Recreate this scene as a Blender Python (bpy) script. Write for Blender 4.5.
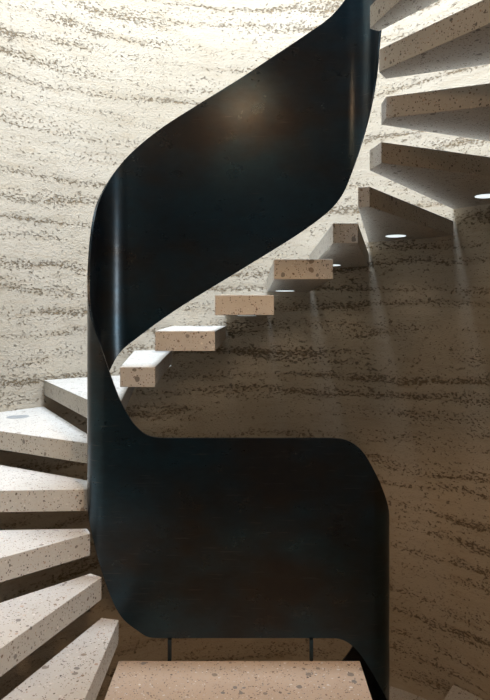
import bpy, bmesh, math, random
import numpy as np
from mathutils import Vector
for o in list(bpy.data.objects): bpy.data.objects.remove(o)
scene = bpy.context.scene
C = scene.collection
RISE = 0.175
U = RISE/36.0                 # working unit in plan (metres)
EYE = 8.42*RISE               # camera height above the landing
CX, CY, R = 4*U, 599*U, 384*U # the round shaft
PI = math.pi

# ------------------------------------------------------------ camera
cd = bpy.data.cameras.new('camera'); cam = bpy.data.objects.new('camera', cd); C.objects.link(cam)
cam.location = (0, 0, EYE); cam.rotation_euler = (PI/2, 0, 0)
cd.sensor_fit = 'HORIZONTAL'; cd.sensor_width = 36; cd.lens = 36*637/490; cd.shift_y = -34/490
cd.clip_start = 0.02
scene.camera = cam
# ------------------------------------------------------------ world, light, exposure
w = bpy.data.worlds.new('sky'); scene.world = w; w.use_nodes = True
w.node_tree.nodes['Background'].inputs[0].default_value = (0.80, 0.90, 1.0, 1)
w.node_tree.nodes['Background'].inputs[1].default_value = 0.05
def light(name, kind, loc, rot, energy, color, **kw):
    l = bpy.data.lights.new(name, kind); l.energy = energy; l.color = color
    for k, v in kw.items(): setattr(l, k, v)
    o = bpy.data.objects.new(name, l); C.objects.link(o); o.location = loc; o.rotation_euler = rot
    return o
SKYZ = 7.5
light('skylight_daylight', 'AREA', (CX+0.12, CY-0.15, SKYZ-0.05), (0, 0, 0), 1120, (0.82, 0.95, 1.13), shape='DISK', size=2.0)
light('added_hall_light', 'AREA', (2.16, -0.65, 1.6), (0, math.radians(90), 0), 95, (0.92, 0.96, 1.0), shape='RECTANGLE', size=1.4, size_y=1.5)  # daylight from an unseen hall side, added to brighten the left tread faces
WARM = (1.0, 0.64, 0.37)
light('landing_downlight', 'SPOT', (-3*U, 315*U, EYE+320*U), (0, 0, 0), 150, WARM, spot_size=math.radians(108), spot_blend=0.25, shadow_soft_size=0.05)
light('landing_downlight', 'SPOT', (-3*U, 315*U, EYE+320*U), (0, 0, 0), 15, WARM, spot_size=math.radians(165), spot_blend=0.5, shadow_soft_size=0.06)
vs = scene.view_settings
vs.view_transform = 'Standard'; vs.look = 'None'; vs.gamma = 1; vs.use_curve_mapping = False
vs.exposure = 0.0

# ------------------------------------------------------------ materials
def newmat(name):
    m = bpy.data.materials.new(name); m.use_nodes = True
    nt = m.node_tree; b = nt.nodes['Principled BSDF']
    return m, nt, b
def N(nt, t, **kw):
    n = nt.nodes.new(t)
    for k, v in kw.items():
        if k.startswith('_'): setattr(n, k[1:], v)
        else: n.inputs[k.replace('_', ' ')].default_value = v
    return n
def ramp(nt, src, pts):
    r = nt.nodes.new('ShaderNodeValToRGB'); nt.links.new(src, r.inputs[0])
    e = r.color_ramp.elements
    while len(e) < len(pts): e.new(0.5)
    for i, (p, c) in enumerate(pts):
        e[i].position = p; e[i].color = (c, c, c, 1) if isinstance(c, (int, float)) else (*c, 1)
    return r.outputs[0]
def mixc(nt, f, a, b):
    n = nt.nodes.new('ShaderNodeMix'); n.data_type = 'RGBA'
    for s, v in ((0, f), (6, a), (7, b)):
        if isinstance(v, (int, float)): n.inputs[s].default_value = v
        elif isinstance(v, tuple): n.inputs[s].default_value = (*v, 1)
        else: nt.links.new(v, n.inputs[s])
    return n.outputs[2]
def mth(nt, op, a, b=0.0):
    n = nt.nodes.new('ShaderNodeMath'); n.operation = op
    for s, v in ((0, a), (1, b)):
        if isinstance(v, (int, float)): n.inputs[s].default_value = v
        else: nt.links.new(v, n.inputs[s])
    return n.outputs[0]
def noise(nt, vec, scale, detail=3, rough=0.6):
    n = N(nt, 'ShaderNodeTexNoise', Scale=scale, Detail=detail, Roughness=rough)
    nt.links.new(vec, n.inputs['Vector']); return n.outputs[0]

def mat_earth():
    m, nt, b = newmat('rammed_earth'); L = nt.links.new
    geo = N(nt, 'ShaderNodeNewGeometry').outputs['Position']
    st = N(nt, 'ShaderNodeMapping'); L(geo, st.inputs[0]); st.inputs['Scale'].default_value = (1, 1, 1.8)
    sv = st.outputs[0]
    sx = N(nt, 'ShaderNodeMapping'); L(geo, sx.inputs[0]); sx.inputs['Scale'].default_value = (0.5, 0.5, 3.0)
    lay = noise(nt, sx.outputs[0], 2.0, 2, 0.5)
    sep = N(nt, 'ShaderNodeSeparateXYZ'); L(geo, sep.inputs[0])
    z = mth(nt, 'ADD', mth(nt, 'MULTIPLY', sep.outputs[2], 1/0.15), mth(nt, 'MULTIPLY', lay, 2.0))
    fr = mth(nt, 'FRACT', z)
    # weight is strongest at the joint between two lifts
    wgt = ramp(nt, fr, [(0.0, 1.0), (0.22, 0.7), (0.5, 0.16), (0.8, 0.12), (1.0, 0.9)])
    patch = ramp(nt, noise(nt, sx.outputs[0], 1.6, 3, 0.6), [(0.36, 0.15), (0.62, 1.0)])
    wgt = mth(nt, 'MULTIPLY', wgt, mth(nt, 'ADD', mth(nt, 'MULTIPLY', patch, 0.85), 0.2))
    pn = noise(nt, sv, 46.0, 4, 0.66)
    pit = mth(nt, 'ADD', pn, mth(nt, 'MULTIPLY', wgt, 0.21))
    pitm = ramp(nt, pit, [(0.655, 0.0), (0.76, 1.0)])
    fine = noise(nt, sv, 70.0, 4, 0.6)
    pn2 = mth(nt, 'ADD', noise(nt, sv, 17.0, 6, 0.75), mth(nt, 'MULTIPLY', patch, 0.07))
    pitm = mth(nt, 'MAXIMUM', pitm, ramp(nt, pn2, [(0.66, 0.0), (0.73, 0.9)]))
    big = noise(nt, geo, 1.4, 3, 0.55)
    base = mixc(nt, ramp(nt, big, [(0.35, 0), (0.7, 1)]), (0.455, 0.40, 0.32), (0.40, 0.345, 0.265))
    soft = ramp(nt, mth(nt, 'ADD', noise(nt, sx.outputs[0], 9.0, 4, 0.65), mth(nt, 'MULTIPLY', wgt, 0.14)), [(0.54, 0.0), (0.78, 0.5)])
    base = mixc(nt, soft, base, (0.31, 0.245, 0.16))
    col = mixc(nt, pitm, base, (0.215, 0.160, 0.098))
    L(col, b.inputs['Base Color']); b.inputs['Roughness'].default_value = 0.95
    b.inputs['Specular IOR Level'].default_value = 0.15
    h = mth(nt, 'SUBTRACT', mth(nt, 'MULTIPLY', fine, 0.25), mth(nt, 'MULTIPLY', pitm, 0.9))
    h = mth(nt, 'ADD', h, mth(nt, 'MULTIPLY', pn, 0.25))
    h = mth(nt, 'ADD', h, mth(nt, 'MULTIPLY', lay, 0.6))
    bp = N(nt, 'ShaderNodeBump', Strength=0.85, Distance=0.02); L(h, bp.inputs['Height']); L(bp.outputs[0], b.inputs['Normal'])
    return m

def mat_stone(name, tint):
    m, nt, b = newmat(name); L = nt.links.new
    tc = N(nt, 'ShaderNodeTexCoord').outputs['Object']
    oi = N(nt, 'ShaderNodeObjectInfo')
    add = N(nt, 'ShaderNodeVectorMath', _operation='ADD'); L(tc, add.inputs[0])
    rv = N(nt, 'ShaderNodeCombineXYZ'); L(mth(nt, 'MULTIPLY', oi.outputs['Random'], 17.0), rv.inputs[0]); L(rv.outputs[0], add.inputs[1])
    v = add.outputs[0]
    wn = N(nt, 'ShaderNodeTexNoise', Scale=22.0, Detail=2.0); L(v, wn.inputs['Vector'])
    wob = N(nt, 'ShaderNodeVectorMath', _operation='MULTIPLY_ADD'); L(wn.outputs['Color'], wob.inputs[0])
    wob.inputs[1].default_value = (0.02, 0.02, 0.02); L(v, wob.inputs[2]); wv = wob.outputs[0]
    base = mixc(nt, noise(nt, v, 5.0, 4, 0.6), tint[0], tint[1])
    base = mixc(nt, ramp(nt, noise(nt, v, 160.0, 2, 0.6), [(0.45, 0), (0.75, 0.55)]), base, (0.36, 0.32, 0.27))
    def pebbles(scale, size, frac, cols, base):
        vo = N(nt, 'ShaderNodeTexVoronoi', Scale=scale); L(wv, vo.inputs['Vector'])
        sp = N(nt, 'ShaderNodeSeparateColor'); L(vo.outputs['Color'], sp.inputs[0])
        th = mth(nt, 'ADD', mth(nt, 'MULTIPLY', sp.outputs[0], size), size*0.35)
        inside = mth(nt, 'LESS_THAN', vo.outputs['Distance'], th)
        keep = mth(nt, 'LESS_THAN', sp.outputs[1], frac)
        pc = ramp(nt, sp.outputs[2], [(i/(len(cols)-0.999), c) for i, c in enumerate(cols)])
        return mixc(nt, mth(nt, 'MULTIPLY', mth(nt, 'MULTIPLY', inside, keep), 0.9), base, pc)
    cols = [(0.05, 0.042, 0.036), (0.17, 0.11, 0.07), (0.075, 0.066, 0.058), (0.11, 0.10, 0.09), (0.56, 0.52, 0.46), (0.26, 0.155, 0.10)]
    base = pebbles(130, 0.36, 0.5, cols, base)
    base = pebbles(56, 0.27, 0.32, cols, base)
    base = pebbles(23, 0.25, 0.24, [(0.10, 0.092, 0.085), (0.18, 0.14, 0.10), (0.13, 0.12, 0.11), (0.20, 0.185, 0.16)], base)
    L(base, b.inputs['Base Color']); b.inputs['Roughness'].default_value = 0.62
    b.inputs['Specular IOR Level'].default_value = 0.35
    bp = N(nt, 'ShaderNodeBump', Strength=0.25, Distance=0.004); L(noise(nt, v, 90.0, 4, 0.7), bp.inputs['Height']); L(bp.outputs[0], b.inputs['Normal'])
    return m

def mat_steel():
    m, nt, b = newmat('blackened_steel'); L = nt.links.new
    tc = N(nt, 'ShaderNodeTexCoord').outputs['Object']
    st = N(nt, 'ShaderNodeMapping'); L(tc, st.inputs[0]); st.inputs['Scale'].default_value = (1, 1, 1.6)
    n1 = noise(nt, st.outputs[0], 1.7, 4, 0.62)
    n2 = noise(nt, st.outputs[0], 6.5, 5, 0.7)
    col = mixc(nt, ramp(nt, n1, [(0.40, 0), (0.62, 1)]), (0.014, 0.038, 0.054), (0.023, 0.021, 0.019))
    col = mixc(nt, ramp(nt, n2, [(0.40, 0.0), (0.72, 0.6)]), col, (0.006, 0.009, 0.012))
    sc = N(nt, 'ShaderNodeMapping'); L(tc, sc.inputs[0]); sc.inputs['Scale'].default_value = (3, 3, 60); sc.inputs['Rotation'].default_value = (0, 0.5, 0)
    scr = ramp(nt, noise(nt, sc.outputs[0], 2.5, 2, 0.5), [(0.66, 0.0), (0.74, 0.4)])
    col = mixc(nt, scr, col, (0.08, 0.078, 0.075))
    L(col, b.inputs['Base Color']); b.inputs['Metallic'].default_value = 0.9
    b.inputs['Coat Weight'].default_value = 0.35; b.inputs['Coat Roughness'].default_value = 0.24
    L(ramp(nt, n2, [(0.25, 0.24), (0.75, 0.36)]), b.inputs['Roughness'])
    bp = N(nt, 'ShaderNodeBump', Strength=0.10, Distance=0.004); L(n2, bp.inputs['Height']); L(bp.outputs[0], b.inputs['Normal'])
    return m
def mat_plain(name, c, rough=0.8, metal=0.0, emit=None, strength=0):
    m, nt, b = newmat(name)
    b.inputs['Base Color'].default_value = (*c, 1); b.inputs['Roughness'].default_value = rough; b.inputs['Metallic'].default_value = metal
    if emit:
        b.inputs['Emission Color'].default_value = (*emit, 1); b.inputs['Emission Strength'].default_value = strength
    else:
        tc = N(nt, 'ShaderNodeTexCoord').outputs['Object']
        f = noise(nt, tc, 12.0, 4, 0.6)
        nt.links.new(mixc(nt, f, tuple(x*0.85 for x in c), tuple(min(1, x*1.1) for x in c)), b.inputs['Base Color'])
    return m
EARTH = mat_earth(); STONE = mat_stone('pebble_concrete', ((0.335, 0.315, 0.275), (0.46, 0.435, 0.39)))
BROWN_STONE = mat_stone('brown_pebble_concrete', ((0.34, 0.245, 0.165), (0.43, 0.325, 0.23))); STEEL = mat_steel()
LENS_WARM = mat_plain('lit_landing_lens', (0.8, 0.8, 0.75), 0.3, emit=(1.0, 0.62, 0.34), strength=90.0)
LENS = mat_plain('lit_frosted_lens', (0.8, 0.85, 0.85), 0.3, emit=(0.86, 0.97, 1.0), strength=1.0)
RIM = mat_plain('grey_metal', (0.30, 0.31, 0.31), 0.45, 0.4)
PLASTER = mat_plain('dark_plaster', (0.10, 0.09, 0.08))
FLOORM = mat_plain('grey_floor', (0.09, 0.075, 0.06), 0.6)

# ------------------------------------------------------------ mesh helpers
def obj(name, bm, mat, parent=None, smooth=False):
    bmesh.ops.recalc_face_normals(bm, faces=bm.faces)
    me = bpy.data.meshes.new(name); bm.to_mesh(me); bm.free()
    o = bpy.data.objects.new(name, me); C.objects.link(o); me.materials.append(mat)
    if smooth:
        for p in me.polygons: p.use_smooth = True
    if parent: o.parent = parent
    return o
def tag(o, label, cat, group=None):
    o['label'] = label; o['category'] = cat
    if group: o['group'] = group
    return o
def struct(o): o['kind'] = 'structure'; return o
def prism(bm, pts, z0, z1):
    a = [bm.verts.new((x, y, z0)) for x, y in pts]; b = [bm.verts.new((x, y, z1)) for x, y in pts]
    bm.faces.new(a[::-1]); bm.faces.new(b)
    n = len(pts)
    for i in range(n): bm.faces.new((a[i], a[(i+1) % n], b[(i+1) % n], b[i]))
def box(bm, x0, x1, y0, y1, z0, z1): prism(bm, [(x0, y0), (x1, y0), (x1, y1), (x0, y1)], z0, z1)
def disc(bm, x, y, r, z0, z1, n=32): prism(bm, [(x+r*math.cos(2*PI*i/n), y+r*math.sin(2*PI*i/n)) for i in range(n)], z0, z1)

# ------------------------------------------------------------ the setting: the round shaft
FLOORZ = -18*RISE
OPX = 206*U                                   # half width of the opening to the hall
def arc_wall(a0, a1, z0, z1, n):
    """solid curved wall from angle a0 to a1"""
    bm = bmesh.new(); rows = []
    for i in range(n+1):
        a = a0+(a1-a0)*i/n; c, s = math.cos(a), math.sin(a)
        rows.append([bm.verts.new((CX+r*c, CY+r*s, z)) for r, z in ((R, z0), (R, z1), (R+0.35, z1), (R+0.35, z0))])
    for i in range(n):
        for k in range(4):
            bm.faces.new((rows[i][k], rows[i+1][k], rows[i+1][(k+1) % 4], rows[i][(k+1) % 4]))
    bm.faces.new(rows[0]); bm.faces.new(rows[-1][::-1])
    return bm
half = math.asin(OPX/R)
def smooth_wall(o):
    for p in o.data.polygons:
        p.use_smooth = abs(p.normal.z) < .5 and len(p.vertices) == 4
    return o
struct(obj('wall_back', arc_wall(-PI/2+half, 1.5*PI-half, FLOORZ, 3.03, 180), EARTH))
struct(obj('wall_back', arc_wall(-PI/2+math.radians(66), 1.5*PI-math.radians(66), 3.03, 5.4, 150), EARTH))
struct(obj('wall_back', arc_wall(-PI/2+half, 1.5*PI-half, 5.4, SKYZ, 180), EARTH))
struct(obj('wall_front', arc_wall(-PI/2-half, -PI/2+half, FLOORZ, -0.12, 40), EARTH))
struct(obj('wall_front', arc_wall(-PI/2-half, -PI/2+half, 2.75, 3.03, 40), EARTH))
struct(obj('wall_front', arc_wall(-PI/2-half, -PI/2+half, 5.4, SKYZ, 40), EARTH))
TOPZ = 18*RISE
HW = math.radians(66)                         # unseen upper opening, made much wider to cut light bounced onto the treads
bm = bmesh.new(); disc(bm, CX, CY, R+0.35, FLOORZ-0.1, FLOORZ, 96); struct(obj('floor', bm, FLOORM))
# entrance hall on the landing's level, behind the opening
def hall_floor(hw, z0, z1, xs):
    y_, x_ = CY-R*math.cos(hw), R*math.sin(hw); n = 40
    pts = [(-xs, -1.8), (xs, -1.8), (xs, y_-0.32), (CX+x_, y_)]
    pts += [(CX+R*math.cos(-PI/2+hw-2*hw*i/n), CY+R*math.sin(-PI/2+hw-2*hw*i/n)) for i in range(1, n)]
    pts += [(CX-x_, y_), (-xs, y_-0.32)]
    bm = bmesh.new(); prism(bm, pts, z0, z1); struct(obj('floor', bm, FLOORM))
    return y_
yo = hall_floor(half, -0.12, 0, 2.2)
yu = hall_floor(HW, 3.04, TOPZ, 2.3)
for nm, b_ in (('wall_left', (-2.4, -2.3, -1.8, yu+0.2, TOPZ, 5.4)), ('wall_right', (2.3, 2.4, -1.8, yu+0.2, TOPZ, 5.4)),
               ('wall_hall', (-2.4, 2.4, -1.9, -1.8, TOPZ, 5.4)), ('ceiling', (-2.4, 2.4, -1.9, CY-R-0.0, 5.4, 5.5))):
    bm = bmesh.new(); box(bm, *b_); struct(obj(nm, bm, PLASTER))  # unseen dark upper hall, added to soak up light at the front
for nm, b_ in (('wall_left', (-2.3, -2.2, -1.8, yo-0.3, 0, 2.75)), ('wall_right', (2.2, 2.3, -1.8, yo-0.3, 0, 0.9)), ('wall_right', (2.2, 2.3, -1.8, yo-0.3, 2.3, 2.75)),
               ('wall_right', (2.2, 2.3, -1.8, -1.4, 0.9, 2.3)), ('wall_right', (2.2, 2.3, 0.1, yo-0.3, 0.9, 2.3)),
               ('wall_hall', (-2.3, 2.3, -1.9, -1.8, 0, 2.75)), ('ceiling', (-2.3, 2.3, -1.9, 0.7, 2.75, 2.85))):
    bm = bmesh.new(); box(bm, *b_); struct(obj(nm, bm, PLASTER))

bm = bmesh.new()
for b_ in ((2.2, 2.26, -1.4, -1.34, 0.9, 2.3), (2.2, 2.26, 0.04, 0.1, 0.9, 2.3), (2.2, 2.26, -1.34, 0.04, 0.9, 0.96), (2.2, 2.26, -1.34, 0.04, 2.24, 2.3)): box(bm, *b_)
struct(obj('added_window_1', bm, RIM))  # unseen frame, added around the hall light

# ------------------------------------------------------------ treads
# plan lines between neighbouring treads: inner point at the stairwell, a second point towards the wall (units)
B = {1: ((-111, 560), (-112, 400)), 2: ((-127, 564), (-170, 443)), 3: ((-139, 572), (-199, 512)), 4: ((-145, 585), (-225, 581)),
     5: ((-145, 613), (-262, 682)), 6: ((-144.5, 628), (-267, 854)), 7: ((-125, 637), (-162, 930)), 8: ((-90, 637), (-111, 972)),
     9: ((-30, 637), (-29, 980)), 10: ((29, 637), (34, 980)), 11: ((88, 637), (98, 970)), 12: ((113, 637), (183, 943)),
     13: ((124, 634), (284, 866)), 14: ((129, 603), (254, 660)), 15: ((129, 583), (211, 549)), 16: ((119, 566), (176, 480)),
     17: ((110, 561), (138, 460)), 18: ((101, 560), (100, 400))}
def wall_hit(p, q):
    px, py = p[0]*U-CX, p[1]*U-CY; dx, dy = (q[0]-p[0])*U, (q[1]-p[1])*U
    l = math.hypot(dx, dy); dx /= l; dy /= l
    b = px*dx+py*dy; c = px*px+py*py-(R-0.0015)**2
    t = -b+math.sqrt(b*b-c)
    return math.atan2(py+t*dy, px+t*dx)
TH = 20*U
def lower_line(k): return B[(k-1) % 18+1]
def tread_outline(k):
    if k % 18 == 0: pa, pb = B[18], B[1]
    else: pa, pb = lower_line(k), lower_line(k+1)
    a0, a1 = wall_hit(*pa), wall_hit(*pb)
    while a1 > a0: a1 -= 2*PI
    n = max(8, int((a0-a1)/0.03))
    rr = R-0.0015
    arc = [(CX+rr*math.cos(a0+(a1-a0)*i/n), CY+rr*math.sin(a0+(a1-a0)*i/n)) for i in range(n+1)]
    return [(pa[0][0]*U, pa[0][1]*U)] + arc + [(pb[0][0]*U, pb[0][1]*U)], (a0+a1)/2
def make_tread(k, name, label, cat, group):
    out, am = tread_outline(k)
    z = k*RISE-(0.08 if k < 0 else 0)
    lx, ly = 0, 0
    for x, y in out: lx += x; ly += y
    lx /= len(out); ly /= len(out)
    root = bpy.data.objects.new(name, None); C.objects.link(root); root.location = (lx, ly, z-TH)
    tag(root, label, cat, group)
    bm = bmesh.new(); prism(bm, [(x-lx, y-ly) for x, y in out], 0, TH)
    bmesh.ops.remove_doubles(bm, verts=bm.verts, dist=1e-5)
    bmesh.ops.recalc_face_normals(bm, faces=bm.faces)
    ed = [e for e in bm.edges if e.calc_face_angle(0) > 0.4 and not all(math.hypot(v.co.x+lx-CX, v.co.y+ly-CY) > R-0.004 for v in e.verts)]
    bmesh.ops.bevel(bm, geom=ed, offset=0.0022, segments=2, profile=0.5, affect='EDGES')
    obj('slab', bm, BROWN_STONE if k == 0 else STONE, root)
    rl = 333*U if k % 18 else 284*U
    dx, dy = CX+rl*math.cos(am)-lx, CY+rl*math.sin(am)-ly
    if k % 18 == 0: dx, dy = -3*U-lx, 315*U-ly
    bm = bmesh.new(); disc(bm, dx, dy, 13.5*U, -0.003, 0.0); dl = obj('downlight', bm, LENS if k % 18 else LENS_WARM, root); dl['label'] = 'round glowing white downlight'
    bm = bmesh.new(); disc(bm, dx, dy, 14.5*U, -0.0015, 0.0); obj('rim', bm, RIM, dl)
    if k % 18:
        bm = bmesh.new(); disc(bm, dx, dy, 13.5*U, TH, TH+0.001); cv = obj('cover_plate', bm, RIM, root); cv['label'] = 'round grey metal cover plate'
        if 0 < k < 18:
            l = light('downlight_glow', 'SPOT', (dx, dy, -0.012), (0, 0, 0), 2.1, (1.0, 0.80, 0.60), spot_size=math.radians(95), spot_blend=0.6, shadow_soft_size=0.05)
            l.parent = root
    return root
G = 'cantilevered stone stair treads'
LBL = {
 1: 'lowest pale pebbled stone tread at bottom left, narrow wedge beside the brown landing',
 2: 'second pale stone tread from the bottom on the left side, pointing at the steel corner',
 3: 'third stone tread from the bottom on the left, with its tip at the panel edge',
 4: 'fourth stone tread from the bottom on the left, with a level front edge',
 5: 'fifth stone tread up on the left, with a round grey plate near the wall',
 6: 'sixth stone tread up, the small wedge highest left of the steel band',
 7: 'short stone tread end just right of the steel fold, lowest on the back side',
 8: 'second tread end from the left on the back side, with a sliver of top showing',
 9: 'tread end at eye level showing neither top nor underside, third on the back side',
 10: 'pinkish tread end on the back side with a downlight glowing beneath, wide end block',
 11: 'narrow brown tread end under the steel band near the right back corner',
 12: 'lowest brown wedge tread on the right, dark underside with an oval downlight, thin tip',
 13: 'brown tread on the right with the large bright downlight at the picture edge',
 14: 'nearly level shaded brown tread on the right, third from the top in view',
 15: 'shaded brown tread slanting up to the upper right corner, second from the top',
 16: 'topmost shaded brown tread in view, cut by the top edge beside the steel band',
 17: 'last tread just under the upper landing, above the picture'}
for k in range(1, 18): make_tread(k, 'stair_tread', LBL[k], 'stair tread', G)
make_tread(0, 'stair_landing', 'brown pebbled stone landing slab at the bottom centre, lit warm from above', 'landing', None)
make_tread(18, 'stair_landing', 'upper stone landing slab overhead with a downlight in its underside', 'landing', None)
LOW = {-1: 'first stone tread down from the landing on the right side', -2: 'second stone tread down from the landing',
 -3: 'third stone tread down from the landing', -4: 'fourth stone tread down from the landing, by the right wall',
 -5: 'dark tread in the bottom right corner, only its corner by the wall in view',
 -6: 'dark tread low by the wall right of the steel panel, one below the corner tread',
 -7: 'dark tread two below the corner tread, behind the steel panel'}
for k in range(-1, -18, -1): make_tread(k, 'stair_tread', LOW.get(k, 'unseen stone stair tread below the landing, added to keep the gaps dark'), 'stair tread', G)  # unlabelled lower treads are unseen, added to block light behind the gaps

# ------------------------------------------------------------ steel balustrade ribbon
XL, XR, YF, YB, RC = -142.5, 126.0, 564.5, 632.5, 26.0
RF = 17.0                                        # front corners are tighter
AB, AF = RC*PI/2, RF*PI/2; SIDE = (YB-YF)-RC-RF; LB = (XR-XL)-2*RC; LF = (XR-XL)-2*RF
PER = 2*AB+2*AF+2*SIDE+LB+LF
def plan(s):
    """point and outward normal on the plan outline at length s; ascending: left corner, back, right, front"""
    s = s % PER
    def arc(cx, cy, rc, a): return (cx+rc*math.cos(a), cy+rc*math.sin(a), math.cos(a), math.sin(a))
    if s < AF: return arc(XL+RF, YF+RF, RF, -PI/2-s/RF)
    s -= AF
    if s < SIDE: return (XL, YF+RF+s, -1, 0)
    s -= SIDE
    if s < AB: return arc(XL+RC, YB-RC, RC, PI-s/RC)
    s -= AB
    if s < LB: return (XL+RC+s, YB, 0, 1)
    s -= LB
    if s < AB: return arc(XR-RC, YB-RC, RC, PI/2-s/RC)
    s -= AB
    if s < SIDE: return (XR, YB-RC-s, 1, 0)
    s -= SIDE
    if s < AF: return arc(XR-RF, YF+RF, RF, -s/RF)
    s -= AF
    return (XR-RF-s, YF, 0, -1)
UP = [(-53.6, -108), (-40.3, -106.3), (-27, -95.7), (-15.5, -76.2), (-4.9, -48), (4, -21.5), (12, -3), (18, 12), (24, 38), (32, 68), (40, 84),
      (48, 96), (56, 105.5), (64, 117.5), (72, 130.4), (80, 143), (92.5, 158), (123, 184), (163, 210), (208, 238), (238, 258), (268, 278), (293, 296), (305, 309),
      (319, 332), (334, 368), (346.5, 402), (358, 428), (373, 453), (378, 464), (386, 479), (392, 493), (397.7, 506), (400.6, 511.5), (405, 521), (413.6, 532), (426.6, 539), (440, 540), (570, 540)]
LO = [(-53, -285), (-40.3, -284.5), (-31.5, -279), (-16.4, -267), (-2.2, -237), (7, -206), (16, -181), (35, -140), (50, -105), (62, -77), (75, -52), (83, -38),
      (103, -21), (123, -6), (143.5, 8), (208.5, 48), (280, 94), (295.5, 107), (306.5, 121), (319.5, 154), (333.5, 195), (346.5, 231), (358, 254), (374, 283),
      (386, 303), (392, 313), (400.6, 330), (414.6, 352), (422, 359), (433, 363), (445, 363), (575, 363)]
def periodic(keys):
    out = []
    for j in (-2, -1, 0, 1): out += [(s+j*PER, z+j*648) for s, z in keys]
    return np.array(out)
def pchip(keys):
    x, y = keys[:, 0], keys[:, 1]; h = np.diff(x); d = np.diff(y)/h; m = np.zeros(len(x))
    for i in range(1, len(x)-1):
        if d[i-1]*d[i] > 0:
            w1, w2 = 2*h[i]+h[i-1], h[i]+2*h[i-1]; m[i] = (w1+w2)/(w1/d[i-1]+w2/d[i])
    def f(s):
        i = min(max(int(np.searchsorted(x, s))-1, 0), len(x)-2); t = (s-x[i])/h[i]
        return ((2*t**3-3*t**2+1)*y[i]+(t**3-2*t**2+t)*h[i]*m[i]+(-2*t**3+3*t**2)*y[i+1]+(t**3-t**2)*h[i]*m[i+1])
    return f
fu, fl = pchip(periodic(UP)), pchip(periodic(LO))
def smooth(f, s, wdt=5.0): return sum(f(s+wdt*q)*g for q, g in ((-1, .12), (-.5, .22), (0, .32), (.5, .22), (1, .12)))
bm = bmesh.new()
s = -PER+150; rows = []; T = 1.0; NV = 6
while s < PER-4:
    x, y, nx, ny = plan(s)
    if s < 0 and x > 0: x *= 130.5/126.0
    zu, zl = smooth(fu, s), smooth(fl, s)
    row = []
    for j in range(NV+1):
        z = zl+(zu-zl)*j/NV
        row.append(bm.verts.new(((x+nx*T)*U, (y+ny*T)*U, EYE+z*U)))
    for j in range(NV, -1, -1):
        z = zl+(zu-zl)*j/NV
        row.append(bm.verts.new(((x-nx*T)*U, (y-ny*T)*U, EYE+z*U)))
    rows.append(row); s += 2.5
M = len(rows[0])
for a, b in zip(rows, rows[1:]):
    for k in range(M): bm.faces.new((a[k], b[k], b[(k+1) % M], a[(k+1) % M]))
bm.faces.new(rows[0]); bm.faces.new(rows[-1][::-1])
bal = bpy.data.objects.new('balustrade', None); C.objects.link(bal); bal.location = (-6*U, YF*U, 0)
tag(bal, 'blackened steel ribbon balustrade winding up the middle of the stair', 'balustrade')
def sub(o, root): o.parent = root; o.location = -root.location; return o
rib = sub(obj('steel_ribbon', bm, STEEL), bal)
for p in rib.data.polygons: p.use_smooth = True
me = rib.data
bmx = bmesh.new(); bmx.from_mesh(me)
for e in bmx.edges:
    if len(e.link_faces) == 2 and e.calc_face_angle(0) > 0.6: e.smooth = False
bmx.to_mesh(me); bmx.free()
for lv in (0, 648):
    for px in (-66.5, 58.5):
        bm = bmesh.new(); box(bm, (px-1.6)*U, (px+1.6)*U, 561*U, 564.3*U, EYE+(lv-318)*U, EYE+(lv-285.2)*U)
        sub(obj('post', bm, STEEL), bal)
